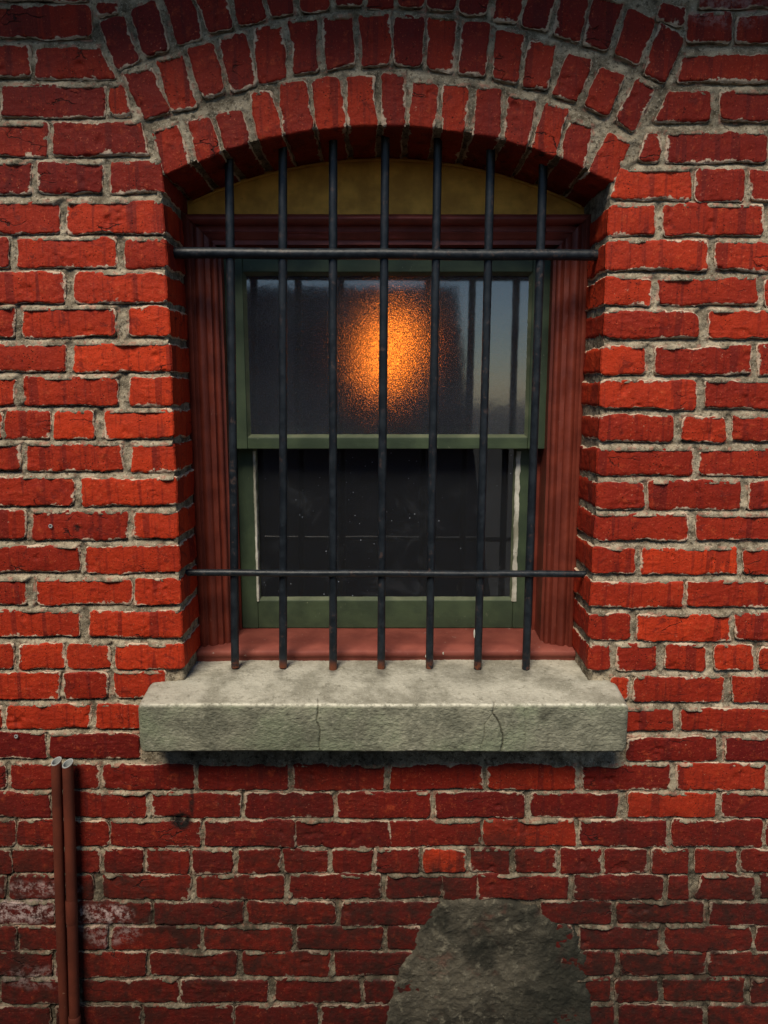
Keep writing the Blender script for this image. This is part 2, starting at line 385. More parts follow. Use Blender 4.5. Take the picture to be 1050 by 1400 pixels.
# voussoirs: inner-left, inner-right, outer-right, outer-left
RING1 = [((229,238),(260,229),(240,172),(210,181)), ((273,222),(299,213),(284,162),(257,166)), ((312,206),(340,197),(329,152),(299,158)),
 ((356,193),(386,185),(369,125),(345,131)), ((391,183),(427,179),(415,112),(385,116)), ((434,177),(468,174),(462,108),(428,113)),
 ((479,173),(512,172),(510,106),(479,107)), ((526,172),(550,173),(550,103),(525,103)), ((560,174),(592,177),(597,115),(565,112)),
 ((605,179),(633,183),(638,118),(608,115)), ((648,185),(679,191),(683,123),(656,120)), ((691,193),(719,201),(730,137),(697,132)),
 ((728,204),(756,214),(775,151),(745,143)), ((768,219),(798,231),(810,174),(783,166)), ((806,235),(837,249),(861,196),(833,184))]
RING2 = [((197,163),(228,152),(205,93),(170,101)), ((237,148),(267,140),(247,77),(217,83)), ((278,130),(305,123),(290,60),(258,67)),
 ((317,122),(348,113),(333,47),(302,54)), ((356,108),(387,103),(382,38),(350,41)), ((402,98),(433,93),(430,27),(397,30)),
 ((448,91),(482,87),(478,25),(445,27)), ((497,88),(530,87),(530,20),(493,22)), ((541,85),(575,87),(577,23),(543,23)),
 ((585,91),(617,95),(622,27),(588,25)), ((629,95),(662,100),(668,35),(637,33)), ((675,104),(705,109),(713,48),(678,41)),
 ((717,115),(747,119),(757,63),(727,58)), ((760,128),(788,138),(807,81),(778,75)), ((802,143),(828,157),(851,101),(822,93)),
 ((846,163),(867,178),(894,121),(870,110))]
RING3 = [((162,88),(187,78),(167,25),(138,30)), ((200,75),(228,67),(212,3),(182,12)), ((243,56),(273,49),(253,-12),(222,-4)),
 ((288,42),(317,37),(300,-28),(265,-20)), ((328,29),(360,24),(345,-38),(312,-32)), ((372,19),(400,15),(390,-50),(360,-46)),
 ((415,12),(449,8),(440,-57),(405,-54)), ((460,6),(493,5),(487,-62),(453,-60)), ((504,6),(535,6),(535,-62),(500,-62)),
 ((546,7),(575,7),(580,-60),(546,-61)), ((586,11),(618,12),(625,-55),(591,-58)), ((630,14),(665,17),(675,-48),(640,-52)),
 ((675,23),(705,27),(718,-37),(687,-42)), ((717,32),(748,38),(762,-26),(732,-33)), ((758,45),(789,52),(804,-12),(774,-20)),
 ((800,58),(830,64),(850,5),(815,-3)), ((843,72),(870,85),(893,28),(860,13)), ((883,97),(908,107),(932,55),(905,35))]
FILL = [((134,22),(160,16),(157,5),(133,6)), ((897,24),(932,32),(937,10),(902,6))]
# tones (0 crimson .. 1 orange red) of bricks that stand out in the photo: (side,row,index) -> tone
TONE = {('L',8,1):.75, ('L',9,2):.95, ('L',10,1):1, ('L',11,2):.9, ('L',12,2):.95, ('L',12,3):.95, ('L',13,2):.85, ('L',14,1):.85,
        ('L',15,2):.9, ('L',16,1):.65, ('L',17,2):.8, ('L',17,1):.7, ('L',18,1):.8, ('L',19,3):.85, ('L',19,1):.8, ('L',15,1):.35,
        ('R',16,1):1.15, ('R',5,0):.8, ('R',8,0):.85, ('R',10,0):.8, ('R',11,0):.7, ('R',18,1):.85, ('R',6,0):.7, ('R',17,0):.6,
        ('B',3,10):.9, ('B',0,8):.5, ('B',1,7):.6, ('B',2,6):.5, ('B',0,6):.5, ('L',6,1):.7}

bricks = []     # dict(q=4 world pts [ll, lr, ur, ul], open, tone, depth, ring)
def addpx(q, open_=None, tone=None, grow=None, ring=0, fine=True):
    if grow is None: grow = 3.4 if ring else 2.4 + .7 * (q[0][1] > 1045)
    P = [np.array(un(*p)) for p in q]
    c = sum(P) / 4
    ex = (P[1] + P[2] - P[0] - P[3]); ex /= np.linalg.norm(ex)
    ez = (P[2] + P[3] - P[0] - P[1]); ez /= np.linalg.norm(ez)
    g = grow * .0015
    P = [P[0] - g * ex - g * ez, P[1] + g * ex - g * ez, P[2] + g * ex + g * ez, P[3] - g * ex + g * ez]
    bricks.append(dict(q=P, open=open_, tone=tone, ring=ring, fine=fine))
def rowbricks(rows, side):
    for ri, (yt, yb, spans) in enumerate(rows):
        for si, (a, b) in enumerate(spans):
            a = a if isinstance(a, tuple) else (a, a); b = b if isinstance(b, tuple) else (b, b)
            op = None
            if side == 'L' and si == len(spans) - 1 and 4 < ri < 20: op = 'R'
            if side == 'R' and si == 0 and 5 < ri < 20: op = 'L'
            dy = lambda x: rnd.uniform(-.8, .8)
            addpx([(a[1], yb + dy(0)), (b[1], yb + dy(0)), (b[0], yt + dy(0)), (a[0], yt + dy(0))], op, TONE.get((side, ri, si)))
rowbricks(LEFT, 'L'); rowbricks(RIGHT, 'R'); rowbricks(LOW, 'B')
# jamb lines and intrados circle in the wall plane
XL = np.mean([un(225, 250)[0], un(238, 560)[0], un(249, 905)[0]]); XR = np.mean([un(834, 260)[0], un(818, 560)[0], un(804, 905)[0]])
pA, pB, pC = np.array(un(229, 238)), np.array(un(525, 172)), np.array(un(837, 249))
def circ(a, b, c):
    A = np.array([[b[0] - a[0], b[1] - a[1]], [c[0] - a[0], c[1] - a[1]]]) * 2
    r = np.array([b @ b - a @ a, c @ c - a @ a]); o = np.linalg.solve(A, r); return o, np.linalg.norm(a - o)
CO, CR = circ(pA, pB, pC)
ZSL = CO[1] + math.sqrt(CR ** 2 - (XL - CO[0]) ** 2); ZSR = CO[1] + math.sqrt(CR ** 2 - (XR - CO[0]) ** 2)
ZSILL = EYE - .645
n0 = len(bricks)
for q in RING1: addpx(q, 'B', rnd.uniform(.15, .55), ring=1)
for b in bricks[n0:]:
    for i in (0, 1):
        d = b['q'][i] - CO; L = np.linalg.norm(d); b['q'][i] = CO + d / L * (CR + rnd.uniform(-.0012, .0012))
for q in RING2: addpx(q, None, rnd.uniform(.05, .45), ring=2)  # arch rings toned darker, painting in light lost towards the top
for q in RING3: addpx(q, None, rnd.uniform(.05, .40), ring=2)
for q in FILL: addpx(q, None, .15)
for b in bricks:
    if b['open'] == 'R':
        for i in (1, 2): b['q'][i][0] = XL + rnd.uniform(-.002, .0015)
    if b['open'] == 'L':
        for i in (0, 3): b['q'][i][0] = XR + rnd.uniform(-.0015, .002)
# courses beyond the picture frame: sideways and above
def ext(rows, lo, hi):
    for ri, (yt, yb, spans) in enumerate(rows):
        for sgn, run in ((-1, lo), (1, hi)):
            if not run: continue
            s_ = spans[0] if sgn < 0 else spans[-1]
            xe = s_[0] if sgn < 0 else s_[1]
            xe = xe if not isinstance(xe, tuple) else xe[0]
            x, z1 = un(xe, yt); _, z0 = un(xe, yb)
            for k in range(3):
                x += sgn * .012; x2 = x + sgn * .198
                a, b = (x2, x) if sgn < 0 else (x, x2)
                bricks.append(dict(q=[np.array(p) for p in ((a, z0), (b, z0), (b, z1), (a, z1))], open=None, tone=None, ring=0, fine=False))
                x = x2
                if abs(x) > 1.35: break
ext(LEFT, True, False); ext(RIGHT, False, True); ext(LOW, True, True)
zt = un(0, -42)[1]
for k in range(5):
    z0 = zt + .012 + k * .068; x = -1.35 - (k % 2) * .1
    while x < 1.4:
        x2 = x + .198; m = np.array(((x + x2) / 2, z0 + .028))
        rr = math.hypot(m[0] - CO[0], m[1] - CO[1])
        if rr > CR + .395 or abs(m[0]) > .72:
            bricks.append(dict(q=[np.array(p) for p in ((x, z0), (x2, z0), (x2, z0 + .056), (x, z0 + .056))], open=None, tone=None, ring=0, fine=False))
        x = x2 + .012

# ------------------------------------------------------------------ stains and painted shade that have a place on the wall
def dirt_shade(P):
    x, z = P[:, 0], P[:, 2]
    n = fbm(P, 6, 4, 40); n2 = fbm(P, 22, 4, 44)
    def blob(px, py, rx, ry, soft=.5):
        cx, cz = un(px, py); d = np.sqrt(((x - cx) / rx) ** 2 + ((z - cz) / ry) ** 2) + n2 * .55
        return np.clip((1.2 - d) / soft, 0, 1)
    eff = np.maximum.reduce([blob(20, 1245, .10, .028), blob(140, 1248, .07, .024), blob(60, 1215, .10, .02) * .6, blob(150, 1275, .06, .035) * .45,
                             blob(60, 1335, .10, .03) * .35, blob(1000, 15, .07, .03) * .35])
    soot = np.maximum.reduce([blob(247, 1122, .022, .018), blob(262, 1095, .006, .03) * .8, blob(105, 722, .007, .007)])
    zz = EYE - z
    g = np.clip((zz - .66) / .55, 0, 1) * .84 + np.clip(n * .8, -.2, .5) * np.clip((zz - .55) / .3, 0, 1)  # darkening down the wall: some dirt, mostly painted fall-off of light
    xr = np.clip((x - .25) / .5, 0, 1) * np.clip((zz - 1.0) / .35, 0, 1)  # lower right: grime plus painted fall-off
    under = np.clip(1 - np.abs(zz - .79) / .045, 0, 1) * (np.abs(x) < .55) * .8  # painted shadow band below the sill
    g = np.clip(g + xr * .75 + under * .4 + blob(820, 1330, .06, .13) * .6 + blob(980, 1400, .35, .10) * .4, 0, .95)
    g = np.maximum(g, np.clip((z - EYE - .42) / .5, 0, 1) * .35 + np.clip(n, 0, 1) * .25 * (z > EYE + .4))  # upper wall darkened as painted fall-off of light
    return np.stack([eff, soot, g, np.zeros_like(g)], -1)

# ------------------------------------------------------------------ bricks as rounded, chipped solids
def brick_geom(b, idx):
    q = b['q']; Wd = (np.linalg.norm(q[1] - q[0]) + np.linalg.norm(q[2] - q[3])) / 2
    Hd = (np.linalg.norm(q[3] - q[0]) + np.linalg.norm(q[2] - q[1])) / 2
    step = .0023 if b['fine'] else .009
    rc = min(rnd.uniform(.005, .014), Hd * .3); re = rnd.uniform(.0035, .006)
    def line(L):
        n = max(4, int(L / step)); t = np.linspace(0, 1, n + 1)
        e = np.array([.0006, .0016, .003]) / L if b['fine'] else np.array([.002]) / L
        return np.unique(np.concatenate([t, e, 1 - e]))
    tu, tv = line(Wd), line(Hd); nu, nv = len(tu), len(tv)
    U, V = np.meshgrid(tu, tv, indexing='ij')
    dx = np.minimum(U, 1 - U) * Wd; dz = np.minimum(V, 1 - V) * Hd
    a = np.clip((rc - dx) / rc, 0, 1); c = np.clip((rc - dz) / rc, 0, 1)
    m = np.maximum(a, c); l = np.hypot(a, c); sc = np.where((a > 0) & (c > 0), m / np.maximum(l, 1e-9), 1)
    op = b['open']
    # arrises that stay square on the open side are still rounded in plan a little
    ndx = np.where(a > 0, rc - a * sc * rc, dx); ndz = np.where(c > 0, rc - c * sc * rc, dz)
    U2 = np.where(U < .5, ndx / Wd, 1 - ndx / Wd); V2 = np.where(V < .5, ndz / Hd, 1 - ndz / Hd)
    X = (1 - U2) * (1 - V2) * q[0][0] + U2 * (1 - V2) * q[1][0] + U2 * V2 * q[2][0] + (1 - U2) * V2 * q[3][0]
    Z = (1 - U2) * (1 - V2) * q[0][1] + U2 * (1 - V2) * q[1][1] + U2 * V2 * q[2][1] + (1 - U2) * V2 * q[3][1]
    d = np.minimum(dx, dz)
    t = np.clip(1 - d / re, 0, 1); Y = re * (1 - np.sqrt(1 - t * t * .96))
    Y = Y - .0012 * np.sin(np.pi * U) * np.sin(np.pi * V)
    yo = rnd.uniform(-.0018, .0018); ta, tb = rnd.uniform(-.0012, .0012), rnd.uniform(-.001, .001)
    Y = Y + yo + ta * (U - .5) * 2 + tb * (V - .5) * 2
    # edge distance for the lime halo (not at an open arris)
    dl, dr, db, dt = U * Wd, (1 - U) * Wd, V * Hd, (1 - V) * Hd
    big = np.full_like(dl, 1.0)
    E = np.minimum.reduce([big if op == 'L' else dl, big if op == 'R' else dr, big if op == 'B' else db, dt])
    # skirt
    ii = np.concatenate([np.arange(nu) * nv, (nu - 1) * nv + np.arange(1, nv), np.arange(nu - 2, -1, -1) * nv + nv - 1, np.arange(nv - 2, 0, -1)])
    ds = [.004, .009, .016, .026]
    if op: ds = ds + list(np.arange(.032, .215 if op == 'B' else .175, .004)) + [.225 if op == 'B' else .18]
    Vt = [np.stack([X.ravel(), Y.ravel(), Z.ravel()], -1)]; Ee = [E.ravel()]
    loop = Vt[0][ii]; le = E.ravel()[ii]
    npm = len(ii)
    faces = [gridfaces(nu, nv)[:, ::-1][:, ::-1]]
    for k, dd in enumerate(ds):
        L = loop.copy(); L[:, 1] = loop[:, 1] + dd; Vt.append(L); Ee.append(le)
    faces = [gridfaces(nu, nv)]
    base = nu * nv
    j = np.arange(npm); j2 = (j + 1) % npm
    faces.append(np.stack([ii[j], base + j, base + j2, ii[j2]], -1)[:, ::-1])
    for k in range(len(ds) - 1):
        o = base + k * npm
        faces.append(np.stack([o + j, o + npm + j, o + npm + j2, o + j2], -1)[:, ::-1])
    P = np.concatenate(Vt); Ee = np.concatenate(Ee)
    tone = b['tone'] if b['tone'] is not None else None
    return P, np.concatenate(faces), Ee, tone

def build_bricks(sel, name, parent):
    PV, PF, PA = [], [], []; off = 0
    for i, b in enumerate(sel):
        P, F, E, tone = brick_geom(b, i)
        cx, cz = sum(b['q']) / 4
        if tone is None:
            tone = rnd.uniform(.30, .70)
            if cz < EYE - .75: tone = rnd.uniform(.02, .24)  # low courses toned darker, painting in fading light down the wall
            if cz > EYE + .35: tone = rnd.uniform(.10, .42)  # high courses toned darker, painting in shade near the top
        r1, r3 = rnd.random(), rnd.random()
        PV.append(P); PF.append(F + off); off += len(P)
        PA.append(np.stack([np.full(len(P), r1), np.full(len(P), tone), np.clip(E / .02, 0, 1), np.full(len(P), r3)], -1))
    P = np.concatenate(PV); F = np.concatenate(PF); A = np.concatenate(PA)
    seedv = P.copy(); seedv[:, 0] += A[:, 0] * 7; seedv[:, 2] += A[:, 3] * 7
    edgew = 1.0 + 1.6 * np.clip(1 - A[:, 2] / .35, 0, 1)
    for ax, sd_ in ((0, 11), (1, 12), (2, 13)):
        n = fbm(seedv, 55, 3, sd_) * .0011 + fbm(seedv, 190, 2, sd_ + 5) * .0006
        if ax != 1: n = n + fbm(seedv, 15, 2, sd_ + 30) * .0026
        P[:, ax] += n * edgew
    # scooped chips
    ch = np.clip(fbm(seedv, 34, 3, 70) - .36, 0, 1); P[:, 1] += ch * .012 * (P[:, 1] < .02)
    wrink = 1 - np.abs(vn(seedv * np.array([.35, 1, 1.5]), 60, 90)); P[:, 1] -= np.clip(wrink - .86, 0, 1) * .006 * (vn(seedv, 9, 91) > .1)
    me = npmesh(name, P, F, {'brick': A, 'dirt_shade': dirt_shade(P)})
    return link(name, me, M_brick, parent)

wall = thing('brick_wall', (0, 0, 0), 'weathered red painted brick wall with pale crumbling mortar around the barred window', 'wall', kind='thing')
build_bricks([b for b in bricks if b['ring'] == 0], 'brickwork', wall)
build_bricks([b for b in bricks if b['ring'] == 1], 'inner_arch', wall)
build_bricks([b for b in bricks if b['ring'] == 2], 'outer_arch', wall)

# ------------------------------------------------------------------ mortar bed, weathered profile
def mortar_sheet():
    st = .0021
    xs = np.arange(-.97, .971, st); zs = np.arange(EYE - 1.60, EYE + .80, st)
    nx, nz = len(xs), len(zs)
    dA = np.full((nx, nz), .03); dB = dA.copy(); dS = dA.copy()
    for b in bricks:
        q = np.array(b['q']); m = .03
        i0, i1 = np.searchsorted(xs, [q[:, 0].min() - m, q[:, 0].max() + m]); j0, j1 = np.searchsorted(zs, [q[:, 1].min() - m, q[:, 1].max() + m])
        if i0 >= i1 or j0 >= j1: continue
        X, Z = np.meshgrid(xs[i0:i1], zs[j0:j1], indexing='ij')
        sd_ = np.full(X.shape, -1e9); which = np.zeros(X.shape, int)
        for k in range(4):
            a, c = q[k], q[(k + 1) % 4]; e = c - a; L = np.hypot(*e); n = np.array([e[1], -e[0]]) / L
            d = (X - a[0]) * n[0] + (Z - a[1]) * n[1]
            which = np.where(d > sd_, k, which); sd_ = np.maximum(sd_, d)
        # edge 0 = brick bottom: the point lies below the brick (brick above it)
        for arr, k in ((dA, 0), (dB, 2)):
            v = arr[i0:i1, j0:j1]; np.copyto(v, np.minimum(v, sd_), where=(which == k))
        v = dS[i0:i1, j0:j1]; np.copyto(v, np.minimum(v, sd_))
    a, c = np.clip(dA, 0, .03), np.clip(dB, 0, .03)
    t = np.where(a + c < 1e-5, .5, a / (a + c + 1e-6))
    t = np.where((a > .029) & (c > .029), .5, t)
    for _ in range(3):
        t = (t + np.roll(t, 1, 0) + np.roll(t, -1, 0) + np.roll(t, 1, 1) + np.roll(t, -1, 1)) / 5
    X, Z = np.meshgrid(xs, zs, indexing='ij')
    P = np.stack([X.ravel(), np.zeros(X.size), Z.ravel()], -1)
    t = t.ravel(); ds = dS.ravel()
    n1 = fbm(P, 30, 4, 1); n2 = fbm(P, 130, 3, 5); n3 = fbm(P, 12, 2, 8); n4 = fbm(P, 22, 3, 9)
    Y = .0118 - .0106 * t ** .75 + n1 * .0036 + n2 * .0028 + n3 * .0014 - np.clip(n4 - .12, 0, .5) * .016 * np.clip(t * 1.4 - .2, 0, 1)
    Y = np.where(ds < -.0075, np.maximum(Y, .012), Y)
    P[:, 1] = Y
    # cut the window opening
    inside = (P[:, 0] > XL - .003) & (P[:, 0] < XR + .003) & (P[:, 2] > ZSILL - .03) & ((P[:, 2] < min(ZSL, ZSR)) | (np.hypot(P[:, 0] - CO[0], P[:, 2] - CO[1]) < CR + .003))
    F = gridfaces(nx, nz); F = F[~inside[F].any(1)]
    A = np.stack([t + n1 * .3, t, np.clip(ds / .02, 0, 1), t], -1)
    return npmesh('mortar', P, F, {'brick': A, 'dirt_shade': dirt_shade(P)})
mortar = link('mortar', mortar_sheet(), M_mortar, wall)

def reveal_strip():
    path = []
    for z in np.arange(ZSILL - .03, ZSL, .003): path.append((XL, z, -1, 0))
    a0 = math.atan2(ZSL - CO[1], XL - CO[0]); a1 = math.atan2(ZSR - CO[1], XR - CO[0])
    for a in np.linspace(a0, a1, 300): path.append((CO[0] + CR * math.cos(a), CO[1] + CR * math.sin(a), math.cos(a), math.sin(a)))
    for z in np.arange(ZSR, ZSILL - .03, -.003): path.append((XR, z, 1, 0))
    path = np.array(path)
    prof = [(.014, .006), (.010, .0052), (.0065, .0055), (.0045, .008)] + [(.0045, y) for y in np.arange(.012, .24, .004)]
    n, m = len(path), len(prof); V = np.zeros((n, m, 3))
    for j, (o, y) in enumerate(prof):
        V[:, j, 0] = path[:, 0] + path[:, 2] * o; V[:, j, 2] = path[:, 1] + path[:, 3] * o; V[:, j, 1] = y
    P = V.reshape(-1, 3); k = fbm(P, 40, 4, 21) * .003 + fbm(P, 150, 2, 22) * .0015
    nx_ = np.repeat(path[:, 2:4], m, 0); P[:, 0] += nx_[:, 0] * k; P[:, 2] += nx_[:, 1] * k; P[:, 1] += k * (P[:, 1] < .01)
    A = np.full((len(P), 4), .5); D_ = dirt_shade(P); D_[:, 2] = np.maximum(D_[:, 2], .3)
    return npmesh('reveal_mortar', P, gridfaces(n, m)[:, ::-1], {'brick': A, 'dirt_shade': D_})
link('reveal_mortar', reveal_strip(), M_mortar, wall)

# solid wall behind the face work and its coarse outer field
mb = MB(); ZT = EYE + 1.35
def field(x0, x1, z0, z1): mb.box(x0, x1, .016, .30, z0, z1)
field(-1.6, XL - .012, 0, ZT); field(XR + .012, 1.6, 0, ZT); field(XL - .012, XR + .012, 0, ZSILL - .11)
n = 24
for i in range(n):
    xa, xb = XL - .012 + (XR - XL + .024) * i / n, XL - .012 + (XR - XL + .024) * (i + 1) / n
    zz = [CO[1] + math.sqrt((CR + .014) ** 2 - (x - CO[0]) ** 2) for x in (xa, xb)]
    mb.add([(xa, .016, zz[0]), (xb, .016, zz[1]), (xb, .016, ZT), (xa, .016, ZT), (xa, .30, zz[0]), (xb, .30, zz[1]), (xb, .30, ZT), (xa, .30, ZT)],
           [(0, 1, 2, 3), (4, 7, 6, 5), (0, 4, 5, 1)])
M_core = mat_flat('mortar_core', (.22, .19, .14), .95, 60)
mb.build('masonry_core', M_core, wall)

# ------------------------------------------------------------------ cement patch
def patch():
    out = [(596,1238),(612,1231),(650,1229),(700,1233),(732,1240),(742,1252),(762,1262),(782,1268),(793,1280),(792,1294),(801,1306),(803,1345),(806,1380),(815,1440),(820,1480),
           (512,1480),(520,1440),(529,1390),(532,1362),(541,1338),(553,1318),(566,1302),(567,1284),(572,1268),(583,1258)]
    poly = np.array([un(*p) for p in out]); st = .0022
    xs = np.arange(poly[:, 0].min() - .02, poly[:, 0].max() + .02, st); zs = np.arange(poly[:, 1].min() - .02, poly[:, 1].max() + .02, st)
    X, Z = np.meshgrid(xs, zs, indexing='ij'); P = np.stack([X.ravel(), np.zeros(X.size), Z.ravel()], -1)
    x = P[:, 0] + fbm(P, 28, 5, 31, .65) * .016; z = P[:, 2] + fbm(P, 28, 5, 33, .65) * .016
    ins = np.zeros(len(P), bool); dm = np.full(len(P), 9.)
    for k in range(len(poly)):
        a, b = poly[k], poly[(k + 1) % len(poly)]
        c = ((a[1] > z) != (b[1] > z)) & (x < (b[0] - a[0]) * (z - a[1]) / (b[1] - a[1] + 1e-12) + a[0]); ins ^= c
        e = b - a; t = np.clip(((x - a[0]) * e[0] + (z - a[1]) * e[1]) / (e @ e), 0, 1)
        dm = np.minimum(dm, np.hypot(x - a[0] - t * e[0], z - a[1] - t * e[1]))
    s = np.where(ins, dm, -dm)
    th = np.clip(s / (.010 + .006 * np.clip((P[:, 0] - .30) / .12, 0, 1)), -1.5, 1); th = np.where(th > 0, np.sqrt(1 - (1 - np.clip(th, 0, 1)) ** 2), th)
    Y = .004 - .0072 * th + (fbm(P, 12, 3, 35) * .005 + fbm(P, 42, 4, 36) * .0040 + fbm(P, 140, 3, 37) * .0022) * np.clip(th, 0, 1)
    P[:, 1] = Y
    F = gridfaces(len(xs), len(zs)); F = F[(s[F] > -.006).any(1)]
    return npmesh('cement_patch', P, F)
pt = link('cement_patch', patch(), M_cement, wall); pt['label'] = 'rough grey cement patch spread over the lower courses'
for i, (px, py) in enumerate(((70, 719), (23, 1006))):
    cx, cz = un(px, py); mb = MB(); V = []; nn, kk = 18, 8
    for a in range(nn):
        A_ = 2 * math.pi * a / nn
        for c in range(kk):
            B_ = 2 * math.pi * c / kk; r_ = .0034 + .0011 * math.cos(B_)
            V.append((cx + r_ * math.cos(A_), -.0035 - .0011 * math.sin(B_), cz + r_ * math.sin(A_)))
    mb.add(V, [(a * kk + c, ((a + 1) % nn) * kk + c, ((a + 1) % nn) * kk + (c + 1) % kk, a * kk + (c + 1) % kk) for a in range(nn) for c in range(kk)])
    mb.tube([(cx, .004, cz), (cx, -.0018, cz)], .0024, 12)
    mb.build('wall_plug', M_pvc, wall, smooth=True)

# ------------------------------------------------------------------ stone sill
def stone_sill():
    xl, xr = un(187, 985, -.085)[0], un(861, 985, -.085)[0]
    zt_ = un(525, 964, -.085)[1]; zb = un(525, 1029, -.085)[1]
    # profile (y, z, topness): from under the sill, up the face, across the top to the frame
    y0 = -.085
    ctrl = [(.03, zb + .002, 0), (-.02, zb, 0), (y0 + .006, zb - .001, 0), (y0 + .001, zb + .004, 0), (y0, zb + .02, 0), (y0, zt_ - .006, 0), (y0 + .003, zt_ - .001, .5), (y0 + .009, zt_ + .001, 1),
            (0, zt_ + .016, 1), (.10, zt_ + .020, 1), (.20, zt_ + .021, 1)]
    pr = []
    for (a, b) in zip(ctrl, ctrl[1:]):
        L = math.hypot(b[0] - a[0], b[1] - a[1]); n = max(1, int(L / .0016))
        for k in range(n): t = k / n; pr.append([a[i] + (b[i] - a[i]) * t for i in range(3)])
    pr.append(list(ctrl[-1])); pr = np.array(pr)
    L = xr - xl; xs = np.linspace(0, 1, int(L / .0017)); e = np.array([.0005, .0012, .002, .003]) / L
    xs = np.unique(np.concatenate([xs, e, 1 - e])); nx, npf = len(xs), len(pr)
    V = np.zeros((nx, npf, 3)); V[:, :, 0] = (xl + xs * L)[:, None]; V[:, :, 1] = pr[None, :, 0]; V[:, :, 2] = pr[None, :, 1]
    dx = np.minimum(xs, 1 - xs) * L; r = .016
    t = np.clip(1 - dx / r, 0, 1); k = r * (1 - np.sqrt(1 - t ** 2 * .999))
    cy, cz = .06, (zt_ + zb) / 2
    V[:, :, 1] += k[:, None] * np.clip((cy - V[:, :, 1]) / .14, 0, 1)
    V[:, :, 2] -= k[:, None] * .8 * (V[:, :, 2] - cz) / .05
    # end caps collapse to the centre line
    cap = []
    A = np.zeros((nx, npf, 4)); A[:, :, 0] = pr[None, :, 2]
    P = V.reshape(-1, 3); A = A.reshape(-1, 4)
    F = gridfaces(nx, npf)
    # splayed upper left/right corners of the top (as the photo shows)
    top = A[:, 0]; back = np.clip((P[:, 1] + .08) / .08, 0, 1)
    def wig(P, pts, wd, taper=1):
        d = np.full(len(P), 9.)
        q = [un(a, b, (-.085 if b > 964 else -.085 + (964 - b) * .00233)) for a, b in pts]
        q = [(x_, (-.085 if b > 964 else -.085 + (964 - b) * .00233), z_) for (x_, z_), (a, b) in zip(q, pts)]
        jx = P[:, 0] + fbm(P, 60, 3, 61) * .003
        for a, b in zip(q, q[1:]):
            a = np.array(a); b = np.array(b); e_ = b - a
            tt = np.clip(((jx - a[0]) * e_[0] + (P[:, 1] - a[1]) * e_[1] + (P[:, 2] - a[2]) * e_[2]) / (e_ @ e_), 0, 1)
            d = np.minimum(d, np.sqrt((jx - a[0] - tt * e_[0]) ** 2 + (.6 * (P[:, 1] - a[1] - tt * e_[1])) ** 2 + (P[:, 2] - a[2] - tt * e_[2]) ** 2))
        return np.clip(1 - d / wd, 0, 1)
    cr = np.maximum.reduce([wig(P, [(655, 918), (664, 940), (676, 962), (673, 975), (683, 990), (688, 1005), (686, 1032)], .0026),
                            wig(P, [(434, 940), (435, 966), (433, 985), (437, 1000), (436, 1032)], .0018) * .9,
                            wig(P, [(673, 975), (662, 990), (663, 1005), (656, 1025)], .0014) * .5, wig(P, [(717, 966), (718, 1000), (716, 1030)], .0012) * .45])
    A[:, 1] = cr
    st_ = un(745, 980, -.085); dd = np.hypot((P[:, 0] - st_[0]) / .016, (P[:, 2] - st_[1]) / .014) + fbm(P, 50, 3, 66) * .7
    A[:, 2] = np.clip(1.3 - dd, 0, 1) * .8
    for px_ in (321.5, 386.5, 455, 521, 587.5, 653.5, 719):
        fx = un(px_, 914, .072)[0]; dd = np.hypot((P[:, 0] - fx) / .014, (P[:, 1] - .062) / .030) + fbm(P, 60, 3, 67) * .7
        A[:, 2] = np.maximum(A[:, 2], np.clip(1.25 - dd, 0, 1) * .7 * (top > .5))
    # dark corner streaks and the dirty rim where the sill meets the brick
    A[:, 2] = np.maximum(A[:, 2], np.clip(1 - dx.repeat(npf) / .05, 0, 1) * np.clip(fbm(P, 9, 3, 68) + .3, 0, 1) * .8)
    lo = np.clip(fbm(P * np.array([1, 1, 1.5]), 5, 4, 69) * 1.3, 0, .32); A[:, 2] = np.maximum(A[:, 2], lo * (1 - .3 * top))
    rough = fbm(P, 20, 3, 50) * .0014 + fbm(P * np.array([1, 1, 1.8]), 130, 3, 53) * .0014 + fbm(P, 300, 1, 54) * .0006
    isTop = top > .5
    P[:, 2] += np.where(isTop, rough * .8 - cr * .004, 0); P[:, 1] -= np.where(~isTop, rough - cr * .005, 0)
    P[:, 2] += fbm(P, 7, 2, 58) * .003
    # caps
    base = len(P); extra = []; fe = []; ae = []
    for side, ix in ((0, 0), (1, nx - 1)):
        ring = P[ix * npf:(ix + 1) * npf]; cen = np.array([ring[0, 0], .12, (zt_ + zb) / 2])
        rows = [ring + (cen - ring) * s for s in (.04, .15, .35, .7, .98)]
        for rw in rows: rw[:, 0] = ring[:, 0] + (-.0012 if side == 0 else .0012); rw[:, 0] += fbm(rw, 60, 2, 77) * .001
        prev = np.arange(ix * npf, (ix + 1) * npf)
        for rw in rows:
            cur = base + sum(len(x_) for x_ in extra) + np.arange(npf); extra.append(rw); ae.append(A[ix * npf:(ix + 1) * npf] * np.array([0, 0, 1, 1]))
            f = np.stack([prev[:-1], prev[1:], cur[1:], cur[:-1]], -1); fe.append(f if side == 0 else f[:, ::-1]); prev = cur
    P = np.concatenate([P] + extra); A = np.concatenate([A] + ae); F = np.concatenate([F] + fe)
    return npmesh('stone_sill', P, F, {'stone': A})
sill = link('stone_sill', stone_sill(), M_stone)
sill['label'] = 'thick cracked grey stone sill with greenish face below the barred window'; sill['category'] = 'window sill'; sill['kind'] = 'thing'

